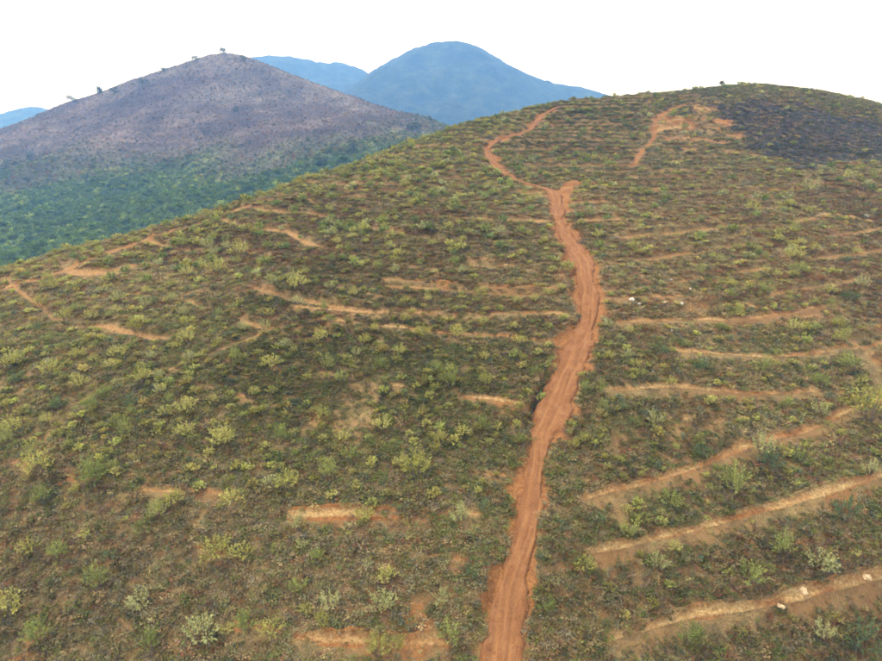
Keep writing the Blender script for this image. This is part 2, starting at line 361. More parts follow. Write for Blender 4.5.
rut = rut + .6 * np.exp(-((off + .1 - w2) / .10) ** 2) * sstep(-.1, .3, fbm(A2, off * 0 + 9, 5, 2, 100)) + .5 * sstep(.1, .5, fbm(A2 * .22, off * 2.2, .5, 3, 101))
RZ = P[:, 2:3] - .17 * rut + .10 * np.exp(-(off / .3) ** 2) + .08 * nn + .03 * nf
edge = np.abs(cs)[None] + .42 * nn + .22 * nf
RZ = RZ + .12 * np.exp(-((edge - .95) / .12) ** 2) - 1.3 * sstep(1.0, 1.6, edge) - .12
me = mesh('dirt_road', np.stack([RX, RY, RZ], -1).reshape(-1, 3), gridfaces(*RX.shape)[:, ::-1], M_ROAD, True, [('rut', rut)])
tag(link('dirt_road', me), 'rutted red dirt road winding up the hill to the ridge', kind='structure')

# ------------------------------------------------------------------ hill across the valley
hp = []
hp += prof(-200, (275, 330), (230, 480), (205, 640)); hp += prof(0, (275, 300), (258, 345), (230, 440), (200, 540), (165, 690))
hp += prof(120, (245, 320), (215, 430), (180, 570), (140, 700), (110, 800)); hp += prof(225, (215, 380), (185, 480), (150, 610), (105, 760), (75, 850))
hp += prof(300, (190, 430), (160, 540), (130, 650), (100, 780)); hp += prof(370, (170, 470), (145, 560), (120, 680)); hp += prof(450, (160, 500), (140, 600)); hp += prof(620, (200, 420), (170, 560))
hs = [(-200, 180, 950), (-90, 150, 940), (0, 130, 920), (30, 119, 915), (60, 105, 910), (100, 93, 905), (130, 81, 900), (165, 71, 895), (195, 62, 890), (225, 54.5, 890), (262, 64, 880), (300, 79, 850),
      (340, 92, 820), (370, 103, 790), (410, 116, 750), (450, 129, 710), (540, 150, 680), (620, 165, 680)]
c_ = np.array(hp + hs, float); dx, fy, dz = ray(c_[:, 0], c_[:, 1]); Q, L, E = dx / fy, np.log(c_[:, 2]), dz / fy
s_ = np.array(hs, float); dx, fy, dz = ray(s_[:, 0], s_[:, 1])
for k, de in ((1.12, .02), (1.4, .10), (1.9, .22)):
    Q = np.concatenate([Q, dx / fy]); L = np.concatenate([L, np.log(s_[:, 2] * k)]); E = np.concatenate([E, dz / fy - de])
far = TPS.__new__(TPS); far.fit(Q, L, E)
HR, HC = 260, 330
hq = np.linspace(-1.25, .45, HC); hl = np.linspace(math.log(230), math.log(1700), HR)
HQ, HL = np.meshgrid(hq, hl); HY = np.exp(HL); HX = HQ * HY
HZ = far.e(HQ, HL) * HY
HZ = np.maximum(HZ, -170 + 0 * HZ) + (fbm(HX, HY, 130, 4, 201) * 17 + fbm(HX, HY, 25, 3, 211) * 2.2) * sstep(1.0, .7, HY / 900) + fbm(HX, HY, 9, 2, 221) * .9
hlev = (HZ + 3 * fbm(HX, HY, 60, 2, 231)) / 6.5; hf = hlev - np.floor(hlev)
HROW = np.exp(-((hf - .5) / .12) ** 2) * sstep(-.1, .3, fbm(HX, HY * .5, 50, 2, 241))
HU, HV = project(HX, HY, HZ)
hgreen = sstep(-38, 20, HV - (np.interp(HU, [-200, 0, 120, 225, 300, 400, 450], [195, 183, 176, 168, 160, 142, 132])) + 30 * fbm(HX, HY, 75, 4, 251))
def hsample(Aa, x, y):
    q = np.clip((x / y - hq[0]) / (hq[1] - hq[0]), 0, HC - 1.001); l = np.clip((np.log(y) - hl[0]) / (hl[1] - hl[0]), 0, HR - 1.001)
    i = l.astype(int); j = q.astype(int); a = l - i; b = q - j
    return (Aa[i, j] * (1 - b) + Aa[i, j + 1] * b) * (1 - a) + (Aa[i + 1, j] * (1 - b) + Aa[i + 1, j + 1] * b) * a
def hill_material():
    m, t, b = nodes('cleared_hill_ground')
    na = noise(t, .03, 6, .65); nb = noise(t, .22, 5, .7)
    dry = ramp(t, na.outputs[0], [(.3, (.034, .025, .023)), (.5, (.060, .044, .040)), (.68, (.10, .078, .070))])
    grn = ramp(t, na.outputs[0], [(.3, (.030, .050, .014)), (.5, (.058, .090, .020)), (.7, (.14, .18, .025))])
    dry = mix(t, attr(t, 'straw').outputs['Fac'], dry, ramp(t, na.outputs[0], [(.3, (.05, .042, .038)), (.5, (.092, .078, .070)), (.7, (.145, .125, .11))]))
    c = mix(t, attr(t, 'green').outputs['Fac'], dry, grn)
    c = mix(t, mathn(t, 'MULTIPLY', attr(t, 'row').outputs['Fac'], .4), c, (.15, .115, .09))
    c = mix(t, .9, c, ramp(t, nb.outputs[0], [(.32, (.35, .35, .35)), (.5, (.9, .9, .9)), (.68, (1.7, 1.65, 1.6))]), 'MULTIPLY')
    c = mix(t, .9, c, ramp(t, noise(t, .012, 5, .6).outputs[0], [(.35, (.62, .6, .66)), (.5, (1, 1, 1)), (.66, (1.55, 1.5, 1.45))]), 'MULTIPLY')
    t.links.new(c, b.inputs['Base Color']); b.inputs['Roughness'].default_value = .95; b.inputs['Specular IOR Level'].default_value = .1
    bump(t, b, nb.outputs[0], .8, 1.2); return m
me = mesh('hill', np.stack([HX, HY, HZ], -1).reshape(-1, 3), gridfaces(HR, HC), hill_material(), True, [('green', hgreen), ('straw', sstep(-.25, .35, fbm(HX, HY, 70, 4, 261) + .9 * (sstep(115, 65, HV) - .45) + .5 * np.exp(-((HV - (60 + (HU - 225) * .36)) / 7) ** 2) * (HU > 240))), ('row', HROW * (1 - hgreen))])
tag(link('hill', me), 'cleared mauve brown hill rising across the green valley', kind='structure')

# ------------------------------------------------------------------ far mountains
def forest_material():
    m, t, b = nodes('far_forest')
    na = noise(t, .02, 6, .7); nb = noise(t, .09, 4, .7)
    c = ramp(t, na.outputs[0], [(.34, (.008, .012, .008)), (.5, (.022, .030, .016)), (.66, (.05, .062, .032))])
    c = mix(t, .7, c, ramp(t, nb.outputs[0], [(.3, (.4, .4, .4)), (.7, (1.4, 1.4, 1.4))]), 'MULTIPLY')
    t.links.new(c, b.inputs['Base Color']); b.inputs['Roughness'].default_value = .95; b.inputs['Specular IOR Level'].default_value = .05
    bump(t, b, nb.outputs[0], 1., 6.); return m
M_FOREST = forest_material()
def mountain(label, prof_uv, Y0, width, base, seed, spur=1.0):
    uv = np.array(prof_uv, float); dx, fy, dz = ray(uv[:, 0], uv[:, 1]); xs = dx / fy * Y0; zs = dz / fy * Y0
    X, Yr = np.meshgrid(np.linspace(xs[0], xs[-1], 300), np.linspace(-1.15, 1.15, 150))
    Y = Y0 + Yr * width
    wx = X + spur * (60 * fbm(X, Y, 400, 3, seed) * np.abs(Yr) * 3)
    k = np.linspace(xs[0], xs[-1], 600); cz = np.interp(k, xs, zs); g = np.hanning(31); g /= g.sum(); cz = np.convolve(np.pad(cz, 15, 'edge'), g, 'valid')
    crest = np.interp(wx, k, cz); a = np.abs(Yr)
    f = 1 - a ** 1.25 * (1 + .18 * spur * fbm(X, Y * .3, 220, 3, seed + 5))
    Zm = base + (crest - base) * np.clip(f, -.1, 1) + sstep(.02, .25, a) * 48 * spur * fbm(X, Y, 190, 5, seed + 9)
    Zm += 5.0 * fbm(X, Y, 28, 2, seed + 3) + 3.0 * fbm(X, Y, 12, 2, seed + 4)
    ends = np.minimum(sstep(0, .03, np.linspace(0, 1, 300)), sstep(1, .97, np.linspace(0, 1, 300)))[None]
    Zm = base * (1 - ends) + Zm * ends
    o = link('mountain', mesh('mountain', np.stack([X, Y, Zm], -1).reshape(-1, 3), gridfaces(*X.shape), M_FOREST, True))
    return tag(o, label, kind='structure')
mountain('blue forested mountain with a broad rounded peak', [(150, 210), (240, 150), (300, 112), (335, 96), (360, 80), (385, 63), (410, 50), (432, 43), (452, 40.5), (470, 43), (490, 54), (515, 68), (538, 79), (560, 84.5),
         (580, 86), (596, 91), (610, 97), (650, 118), (720, 160), (800, 215)], 2300, 900, -190, 301)
mountain('hazy blue ridge behind the cleared hill', [(60, 190), (140, 120), (200, 75), (235, 60), (262, 56), (285, 55.5), (305, 59), (325, 63), (345, 63), (362, 69), (385, 85), (420, 120), (480, 190)], 2900, 900, -200, 331)
mountain('low pale blue mountain beyond the shoulder of the cleared hill', [(-330, 230), (-200, 165), (-90, 135), (-20, 122), (5, 114), (22, 108), (36, 106.5), (48, 110), (62, 118), (100, 140), (160, 190)], 3000, 800, -200, 361)
me = mesh('valley_ground', [(-5200, -3000, -195), (5200, -3000, -195), (5200, 5200, -195), (-5200, 5200, -195)], [(0, 1, 2, 3)], M_FOREST)
tag(link('valley_ground', me), 'dark forested valley floor far below the hills', kind='structure')

# ------------------------------------------------------------------ foliage prototypes
def leaf_material(name, gloss=.25, inst=True, base=None, trans=.25):
    m, t, b = nodes(name)
    if inst: col = attr(t, 'tint', 'INSTANCER').outputs['Color']
    else:
        oi = t.nodes.new('ShaderNodeObjectInfo'); col = ramp(t, oi.outputs['Random'], base)
    c = mix(t, 1.0, col, attr(t, 'leafvar').outputs['Color'], 'MULTIPLY')
    t.links.new(c, b.inputs['Base Color']); b.inputs['Roughness'].default_value = .7; b.inputs['Specular IOR Level'].default_value = gloss
    if trans:
        tr = t.nodes.new('ShaderNodeBsdfTranslucent'); t.links.new(c, tr.inputs[0])
        ms = t.nodes.new('ShaderNodeMixShader'); ms.inputs[0].default_value = trans
        o = [n for n in t.nodes if n.type == 'OUTPUT_MATERIAL'][0]
        t.links.new(b.outputs[0], ms.inputs[1]); t.links.new(tr.outputs[0], ms.inputs[2]); t.links.new(ms.outputs[0], o.inputs[0])
    return m
M_BRUSH = leaf_material('brush_leaf', .06)
class MB:
    def __init__(s): s.v = []; s.f = []; s.c = []
    def quad(s, a, b, c, d, col):
        i = len(s.v); s.v += [a, b, c, d]; s.f.append((i, i + 1, i + 2, i + 3)); s.c += [col] * 4
    def leaf(s, p, d, L_, W, col, bend=.2):
        d = d / np.linalg.norm(d); r = np.cross(d, [0, 0, 1.0]) + rng.normal(0, .35, 3); r -= d * r.dot(d); r /= np.linalg.norm(r) + 1e-9
        e = p + d * L_ - np.array([0, 0, bend * L_]); mid = p + d * L_ * .5
        s.quad(p, mid + r * W * .5, e, mid - r * W * .5, col)
    def tube(s, a, b, ra, rb, col, n=5):
        d = (b - a) / (np.linalg.norm(b - a) + 1e-9); x = np.cross(d, [.3, .9, .1]); x /= np.linalg.norm(x); y = np.cross(d, x)
        k = [(math.cos(2 * math.pi * i / n), math.sin(2 * math.pi * i / n)) for i in range(n)]
        for i in range(n):
            c0, s0 = k[i]; c1, s1 = k[(i + 1) % n]
            s.quad(a + ra * (x * c0 + y * s0), a + ra * (x * c1 + y * s1), b + rb * (x * c1 + y * s1), b + rb * (x * c0 + y * s0), col)
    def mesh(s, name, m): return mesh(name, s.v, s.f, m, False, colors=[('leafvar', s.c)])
def lv(lo=.65, hi=1.3, hue=.08):
    lo = lo + .12; hi = hi - .08; k = rng.uniform(lo, hi); return np.array([k * (1 + rng.normal(0, hue)), k, k * (1 + rng.normal(0, hue))]).clip(0.02, 2)
def unit(az, el): return np.array([math.cos(az) * math.cos(el), math.sin(az) * math.cos(el), math.sin(el)])
def grass_tuft():
    b = MB()
    for i in range(40):
        az = rng.uniform(0, 6.28); el = rng.uniform(.5, 1.35); d = unit(az, el); L_ = rng.uniform(.4, .85); W = rng.uniform(.03, .06)
        p = np.array([*rng.normal(0, .16, 2), -.06]); c = lv(.6, 1.35)
        r = np.array([-math.sin(az), math.cos(az), 0]) * W
        m_ = p + d * L_ * .6; e = m_ + (d * .4 + np.array([0, 0, -.22]) + rng.normal(0, .08, 3)) * L_
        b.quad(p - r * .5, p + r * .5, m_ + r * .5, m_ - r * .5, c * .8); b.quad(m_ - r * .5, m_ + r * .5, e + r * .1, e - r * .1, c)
    return b
def leafy_clump(n=46, rad=.5, hgt=.55, ls_=(.14, .28)):
    b = MB()
    for i in range(n):
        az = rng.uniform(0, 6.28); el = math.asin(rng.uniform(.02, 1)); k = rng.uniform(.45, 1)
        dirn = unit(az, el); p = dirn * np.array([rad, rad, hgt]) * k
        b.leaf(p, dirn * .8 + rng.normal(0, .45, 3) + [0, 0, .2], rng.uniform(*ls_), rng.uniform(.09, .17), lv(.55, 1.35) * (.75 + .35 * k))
    return b
def twiggy():
    b = MB()
    for i in range(16):
        az = rng.uniform(0, 6.28); el = rng.uniform(.25, 1.3); d = unit(az, el); p = np.array([*rng.normal(0, .15, 2), -.05]); L_ = rng.uniform(.4, .95)
        r = np.array([-math.sin(az), math.cos(az), 0]) * .025; e = p + d * L_; c = lv(.6, 1.1)
        b.quad(p - r, p + r, e + r * .4, e - r * .4, c)
        for k in range(3):
            b.leaf(p + d * L_ * rng.uniform(.4, 1), d + rng.normal(0, .7, 3), rng.uniform(.1, .2), rng.uniform(.05, .1), lv(.6, 1.4))
    return b
def mat_clump():
    b = MB()
    for i in range(44):
        a = rng.uniform(0, 6.28); r = .75 * math.sqrt(rng.uniform()); p = np.array([r * math.cos(a), r * math.sin(a), rng.uniform(.0, .22) * (1.1 - r)])
        b.leaf(p, unit(rng.uniform(0, 6.28), rng.uniform(.0, .7)), rng.uniform(.18, .36), rng.uniform(.08, .16), lv(.6, 1.3), .15)
    return b
def shoots(b, n, rad, hgt, nl, L_, W, flare=1.0):
    """leafy shoots fanning up and out from a base"""
    for i in range(n):
        az = rng.uniform(0, 6.28); k = math.sqrt(rng.uniform(.02, 1)); top = np.array([math.cos(az) * rad * k * flare, math.sin(az) * rad * k * flare, hgt * (1.05 - .55 * k * k) * rng.uniform(.75, 1.12)])
        base = np.array([top[0] * .25, top[1] * .25, hgt * .12]); shade = rng.uniform(.75, 1.2)
        for j in range(nl):
            t = .3 + .7 * (j + rng.uniform()) / nl; p = base + (top - base) * t + rng.normal(0, .03 * rad, 3)
            dirn = (top - base) / np.linalg.norm(top - base) + rng.normal(0, .55, 3)
            b.leaf(p, dirn, L_ * rng.uniform(.7, 1.25), W * rng.uniform(.7, 1.2), lv(.7, 1.2, .06) * shade, .1)
    return b
PROTO = bpy.data.collections.new('brush_prototypes')
def proto(name, me):
    o = bpy.data.objects.new(name, me); PROTO.objects.link(o); return o
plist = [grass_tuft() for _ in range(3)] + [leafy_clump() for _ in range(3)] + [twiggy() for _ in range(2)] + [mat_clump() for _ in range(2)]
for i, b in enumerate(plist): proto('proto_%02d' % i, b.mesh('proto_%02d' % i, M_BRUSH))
for i in range(2): proto('proto_%02d' % (10 + i), shoots(MB(), 22, .6, .9, 6, .26, .12).mesh('proto_%02d' % (10 + i), M_BRUSH))

def scatter(name, label, pts, variant, scl, tint, rot=None):
    n = len(pts); me = bpy.data.meshes.new(name); me.vertices.add(n); me.vertices.foreach_set('co', np.asarray(pts, np.float32).ravel())
    a = me.attributes.new('variant', 'INT', 'POINT'); a.data.foreach_set('value', np.asarray(variant, np.int32))
    a = me.attributes.new('scl', 'FLOAT_VECTOR', 'POINT'); a.data.foreach_set('vector', np.asarray(scl, np.float32).ravel())
    r = np.zeros((n, 3), np.float32); r[:, 2] = rng.uniform(0, 6.283, n); r[:, :2] = rng.normal(0, .12, (n, 2))
    a = me.attributes.new('rot', 'FLOAT_VECTOR', 'POINT'); a.data.foreach_set('vector', r.ravel())
    c = np.ones((n, 4), np.float32); c[:, :3] = tint
    a = me.attributes.new('tint', 'FLOAT_COLOR', 'POINT'); a.data.foreach_set('color', c.ravel())
    o = link(name, me); md = o.modifiers.new('plants', 'NODES')
    g = bpy.data.node_groups.new('plants_' + name, 'GeometryNodeTree')
    g.interface.new_socket('Geometry', in_out='INPUT', socket_type='NodeSocketGeometry'); g.interface.new_socket('Geometry', in_out='OUTPUT', socket_type='NodeSocketGeometry')
    N = g.nodes; gi = N.new('NodeGroupInput'); go = N.new('NodeGroupOutput'); ip = N.new('GeometryNodeInstanceOnPoints'); ci = N.new('GeometryNodeCollectionInfo')
    ci.inputs['Collection'].default_value = PROTO; ci.inputs['Separate Children'].default_value = True; ci.inputs['Reset Children'].default_value = True
    ip.inputs['Pick Instance'].default_value = True
    def na(nm, ty):
        x = N.new('GeometryNodeInputNamedAttribute'); x.data_type = ty; x.inputs['Name'].default_value = nm; return x.outputs['Attribute']
    e2r = N.new('FunctionNodeEulerToRotation'); g.links.new(na('rot', 'FLOAT_VECTOR'), e2r.inputs[0])
    g.links.new(gi.outputs[0], ip.inputs['Points']); g.links.new(ci.outputs[0], ip.inputs['Instance']); g.links.new(na('variant', 'INT'), ip.inputs['Instance Index'])
    g.links.new(e2r.outputs[0], ip.inputs['Rotation']); g.links.new(na('scl', 'FLOAT_VECTOR'), ip.inputs['Scale']); g.links.new(ip.outputs[0], go.inputs[0])
    md.node_group = g
    return tag(o, label, kind='stuff')

# ------------------------------------------------------------------ low brush over the near hill
PAL = dict(olive=(.190, .166, .064), tan=(.31, .236, .112), green=(.118, .142, .040), redb=(.20, .098, .046), dark=(.062, .068, .032), yel=(.30, .285, .080), grey=(.235, .196, .115), purple=(.115, .105, .125), blue=(.085, .115, .075))
def sample_near(n, dens):
    yk = np.linspace(34, 275, 2000); pdf = dens(yk) * yk; cdf = np.cumsum(pdf); cdf /= cdf[-1]
    y = np.interp(rng.uniform(0, 1, n), cdf, yk); q = rng.uniform(-.98, .98, n); return q * y, y
N1 = 290000
bx_, by_ = sample_near(N1, lambda y: np.interp(y, [40, 100, 160, 260], [8.0, 4.6, 2.4, 1.5]))
bare = gsample(BARE, bx_, by_); nr_ = gsample(NEAR_ROAD, bx_, by_)
ok = (nr_ > .25 - .55 * rng.uniform(0, 1, N1) ** 3) & (rng.uniform(0, 1, N1) > bare * 1.2 - .05) & (rng.uniform(0, 1, N1) > gsample(CLEAR, bx_, by_) * .72) & (fbm(bx_, by_, 2.2, 2, 401) > -.68)
bx_, by_ = bx_[ok], by_[ok]; bz_ = gsample(Z, bx_, by_); bu, bv = project(bx_, by_, bz_)
# hidden far side of the crest is left out
e_max = np.maximum.accumulate(Z / GY, axis=0); vis = (bz_ / by_) > gsample(e_max, bx_, by_) - .012
bx_, by_, bz_, bu, bv = bx_[vis], by_[vis], bz_[vis], bu[vis], bv[vis]
def pick(weights):
    W = np.stack(list(weights.values()), 1).clip(0); W = np.cumsum(W, 1); W /= W[:, -1:]
    k = (rng.uniform(0, 1, (len(W), 1)) > W).sum(1); keys = list(weights); return np.array([PAL[x] for x in keys])[k], k, keys
lowf = fbm(bx_, by_, 16, 3, 411); lowg = fbm(bx_, by_, 11, 3, 421); one = np.ones_like(bx_)
zgreen = np.exp(-(((bu - 330) / 190) ** 2 + ((bv - 390) / 70) ** 2)) + .7 * np.exp(-(((bu - 360) / 120) ** 2 + ((bv - 215) / 45) ** 2)) + .6 * np.exp(-(((bu - 560) / 90) ** 2 + ((bv - 135) / 30) ** 2)) + .35 * (bu > 600) * sstep(380, 460, bv)
bandd = np.abs((bv - 350) + (bu - 60) * .255); zgreen = zgreen + .9 * np.exp(-(bandd / 16) ** 2) * (bu < 350) + .8 * sstep(50, 8, bv - np.interp(bu, [s[0] for s in sil], [s[1] for s in sil])) * (bu > 180) * (bu < 640)
zgrey = np.exp(-(((bu - 130) / 170) ** 2 + ((bv - 570) / 75) ** 2)) + .8 * np.exp(-(((bu - 350) / 140) ** 2 + ((bv - 570) / 70) ** 2)) + .5 * np.exp(-(((bu - 640) / 70) ** 2 + ((bv - 590) / 60) ** 2))
zred = 1.5 * np.exp(-(((bu - 240) / 100) ** 2 + ((bv - 245) / 22) ** 2)) + .6 * np.exp(-(((bu - 850) / 120) ** 2 + ((bv - 260) / 60) ** 2)) + .5 * np.exp(-(((bu - 780) / 120) ** 2 + ((bv - 590) / 60) ** 2))
zridge = sstep(45, 5, bv - np.interp(bu, [s[0] for s in sil], [s[1] for s in sil])) * (bu < 600)
bu_, bv_ = bu, bv; bu = bu + 16 * fbm(bx_, by_, 7, 3, 431); bv = bv + 9 * fbm(bx_, by_, 6, 3, 441)
zdark = ((bu > 712) & (bv > np.interp(bu, [712, 760, 882], [101, 103, 122])) & (bv < np.interp(bu, [712, 735, 760, 800, 882], [110, 132, 158, 168, 164]))).astype(float); bu, bv = bu_, bv_
zbrown = sstep(345, 315, bv) * sstep(165, 215, bv) * np.where(bu < 600, .7, 1)
ztop = sstep(150, 105, bv) * (bu > 560)
wt = dict(purple=1.7 * zdark, olive=.30 + .1 * lowf, tan=.24 + .3 * zgrey * (1 - .4 * (lowg > 0)) - .2 * lowf, green=.11 + .34 * zgreen + .35 * np.maximum(lowf, 0) + .25 * ztop, redb=.10 + .4 * zred + .25 * np.maximum(-lowg - .1, 0),
          dark=.06 + .08 * zgreen + .1 * np.maximum(-lowf, 0) + 1.0 * zdark, yel=.04 * sstep(560, 430, bv) + .10 * zgreen + .2 * zridge + .12 * np.maximum(lowg, 0) * sstep(560, 430, bv), grey=.20 + .45 * zgrey, blue=.03 + .10 * (bv < 170) + .3 * zdark + .08 * ztop)
wt['redb'] = wt['redb'] + .16 * zbrown; wt['tan'] = wt['tan'] + .18 * zbrown; wt['green'] = wt['green'] * (1 - .5 * zbrown)
for k_ in ('olive', 'tan', 'green', 'redb', 'yel', 'grey'): wt[k_] = wt[k_] * (1 - .85 * zdark)
tint, kk, keys = pick(wt)
tint = tint * (1 + .34 * fbm(bx_, by_, 22, 3, 451) - .12 * np.clip(zgreen, 0, 1))[:, None] * rng.uniform(.72, 1.3, (len(tint), 1)) * (1 + rng.normal(0, .06, tint.shape))
kname = np.array(keys)[kk]
vch = {'olive': [0, 1, 3, 8, 9], 'tan': [0, 1, 2, 6, 8], 'green': [3, 4, 5, 9], 'redb': [6, 7, 8], 'dark': [3, 4, 5], 'yel': [0, 2, 10, 11], 'grey': [0, 1, 6, 7, 9], 'blue': [3, 4, 5], 'purple': [3, 6, 7, 9]}
var = np.zeros(len(kk), int)
for k_, ch in vch.items():
    i = kname == k_; var[i] = rng.choice(ch, i.sum())
sc_ = np.interp(by_, [40, 110, 250], [.66, .86, 1.15]) * np.exp(np.clip(rng.normal(0, .30, len(by_)), -.6, .42)) * (1 - .66 * np.minimum(gsample(CLEAR, bx_, by_), 1)); sc3 = np.stack([sc_ * 1.1, sc_ * 1.1, sc_ * rng.uniform(.6, 1.05, len(sc_)) * np.interp(by_, [70, 110], [1, .72])], 1)
scatter('low_brush', 'low dry grass, bracken and leafy undergrowth covering the terraced slope', np.stack([bx_, by_, bz_], 1), var, sc3, tint)

# ------------------------------------------------------------------ scrub on the hill across the valley
def sample_hill(n):
    y = np.sqrt(rng.uniform(260 ** 2, 930 ** 2, n)); q = rng.uniform(-.95, .2, n); return q * y, y
N2 = 110000
hx, hy = sample_hill(N2); hz = hsample(HZ, hx, hy); hu, hv = project(hx, hy, hz)
hem = np.maximum.accumulate(HZ / HY, axis=0); g = hsample(hgreen, hx, hy)
ok = (hz / hy > hsample(hem, hx, hy) - .004) & (hu > -90) & (hu < 470) & (rng.uniform(0, 1, N2) < .55 + .45 * g)
hx, hy, hz, hu, hv, g = (a[ok] for a in (hx, hy, hz, hu, hv, g))
yelz = np.exp(-(((hu - 205) / 45) ** 2 + ((hv - 178) / 10) ** 2)) + np.exp(-(((hu - 8) / 25) ** 2 + ((hv - 238) / 14) ** 2)) + .4 * (fbm(hx, hy, 30, 2, 511) > .3)
tint, kk, keys = pick(dict(green=.75 * g + .04, dark=.22 * g + .62 * (1 - g), blue=.15 * g + .05, grey=.30 * (1 - g), redb=.40 * (1 - g), yel=(.02 + .45 * yelz) * g))
tint = tint * rng.uniform(.7, 1.3, (len(tint), 1))
tint = tint * (1 + .05 * g[:, None]) * (1 - g[:, None] * np.array([.22, -.04, .45])); sc_ = (1.2 + 1.5 * g) * np.exp(rng.normal(0, .3, len(g)))
scatter('valley_scrub', 'green and brown scrub spotting the hill across the valley', np.stack([hx, hy, hz], 1), rng.choice([3, 4, 5, 10], len(g)), np.stack([sc_, sc_, sc_ * .85], 1), tint)

# ------------------------------------------------------------------ shrubs (one object each)
SHRUB_RAMP = {'yellow': [(0, (.26, .255, .060)), (.5, (.34, .325, .085)), (1, (.40, .38, .12))], 'green': [(0, (.15, .18, .045)), (.5, (.20, .23, .06)), (1, (.26, .275, .08))], 'pale': [(0, (.28, .285, .11)), (1, (.35, .345, .15))], 'dark': [(0, (.075, .115, .05)), (1, (.105, .15, .06))]}
M_SHRUB = {k: leaf_material('shrub_leaf_' + k, .12, False, r) for k, r in SHRUB_RAMP.items()}
m_, t_, b_ = nodes('shrub_stem'); t_.links.new(ramp(t_, noise(t_, 6).outputs[0], [(.3, (.07, .05, .03)), (.7, (.16, .12, .08))]), b_.inputs['Base Color']); b_.inputs['Roughness'].default_value = .9
M_STEM = m_
def shrub_mesh(kind, n, rad, hgt, nl, L_, W): return shoots(MB(), n, rad, hgt, nl, L_, W).mesh('foliage', M_SHRUB[kind])
FOL = {}
for kind in SHRUB_RAMP:
    FOL[kind] = [shrub_mesh(kind, 40, .95, 1.35, 13, .18, .062), shrub_mesh(kind, 30, .8, 1.6, 14, .18, .058), shrub_mesh(kind, 46, 1.15, 1.1, 12, .18, .064)]
STEMS = []
for i in range(3):
    b = MB()
    for j in range(6):
        az = j * 1.05 + rng.uniform(-.3, .3); b.tube(np.array([.05 * math.cos(az), .05 * math.sin(az), -.25]), np.array([.42 * math.cos(az), .42 * math.sin(az), .7]), .035, .012, (1, 1, 1))
    STEMS.append(b.mesh('stem', M_STEM))
# (u, v of the base, width in photo pixels, colour)
sh_list = [(51, 290, 16, 'yellow'), (119, 303, 14, 'pale'), (65, 320, 16, 'yellow'), (136, 332, 16, 'yellow'), (189, 325, 16, 'yellow'), (187, 343, 18, 'yellow'), (218, 274, 20, 'yellow'), (187, 276, 14, 'yellow'),
    (14, 366, 20, 'yellow'), (51, 373, 24, 'yellow'), (119, 357, 18, 'yellow'), (242, 256, 18, 'yellow'), (272, 367, 24, 'yellow'), (286, 346, 18, 'pale'), (186, 412, 22, 'yellow'), (186, 434, 22, 'yellow'), (225, 440, 26, 'yellow'),
    (279, 443, 22, 'green'), (208, 250, 14, 'pale'), (102, 397, 18, 'green'), (14, 433, 20, 'yellow'), (423, 335, 22, 'yellow'), (457, 338, 18, 'yellow'), (481, 293, 16, 'yellow'), (520, 343, 18, 'yellow'), (379, 369, 20, 'green'),
    (450, 387, 24, 'green'), (435, 372, 18, 'green'), (382, 430, 20, 'yellow'), (297, 290, 20, 'yellow'), (321, 342, 18, 'yellow'), (500, 235, 16, 'pale'), (481, 431, 20, 'green'), (535, 373, 16, 'green'), (39, 474, 26, 'yellow'),
    (90, 491, 30, 'green'), (218, 556, 34, 'yellow'), (243, 556, 26, 'yellow'), (202, 641, 32, 'pale'), (8, 616, 30, 'yellow'), (233, 501, 26, 'yellow'), (272, 486, 22, 'pale'), (287, 489, 24, 'yellow'), (95, 590, 24, 'green'),
    (249, 628, 28, 'green'), (272, 632, 26, 'yellow'), (221, 446, 26, 'yellow'), (416, 476, 32, 'yellow'), (365, 516, 22, 'yellow'), (382, 612, 28, 'pale'), (450, 641, 26, 'green'), (386, 580, 20, 'yellow'), (317, 563, 18, 'green'),
    (379, 655, 24, 'yellow'), (351, 457, 22, 'green'), (868, 418, 44, 'yellow'), (796, 272, 20, 'green'), (766, 296, 20, 'green'), (626, 357, 16, 'pale'), (671, 503, 24, 'green'), (735, 493, 28, 'green'), (783, 557, 22, 'green'),
    (749, 582, 28, 'green'), (596, 521, 18, 'dark'), (820, 566, 30, 'pale'), (800, 461, 24, 'green'), (864, 652, 28, 'dark'), (752, 212, 14, 'yellow'), (793, 260, 18, 'yellow'), (793, 236, 14, 'green'), (810, 195, 16, 'pale'),
    (762, 452, 24, 'pale'), (700, 455, 20, 'dark'), (770, 470, 22, 'dark'), (640, 520, 18, 'green'), (657, 568, 20, 'pale'), (845, 520, 24, 'dark'), (690, 640, 24, 'green'), (600, 440, 18, 'green'), (620, 410, 16, 'dark'), (655, 425, 18, 'pale'),
    (850, 370, 22, 'green'), (720, 330, 14, 'green'), (700, 372, 16, 'dark'), (765, 372, 18, 'green'), (640, 375, 14, 'green'), (810, 330, 18, 'green'), (660, 285, 12, 'pale'), (730, 300, 14, 'green'), (850, 300, 18, 'dark'),
    (460, 520, 22, 'pale'), (330, 610, 22, 'pale'), (300, 590, 20, 'green'), (440, 600, 22, 'pale'), (470, 575, 18, 'dark'), (330, 480, 22, 'green'), (300, 525, 20, 'pale'), (160, 520, 20, 'green'), (140, 610, 22, 'pale'), (60, 560, 20, 'green'), (40, 640, 26, 'green'), (150, 650, 22, 'green')]
taken = [(a, b, c) for a, b, c, _ in sh_list]
def free(u, v, wpx):
    return all((abs(u - a) / (.55 * (wpx + c)) + abs(v - b) / (.40 * (wpx + c))) > 1 for a, b, c in taken)
tries = 0; edge_v = lambda u: np.interp(u, [s[0] for s in sil], [s[1] for s in sil])
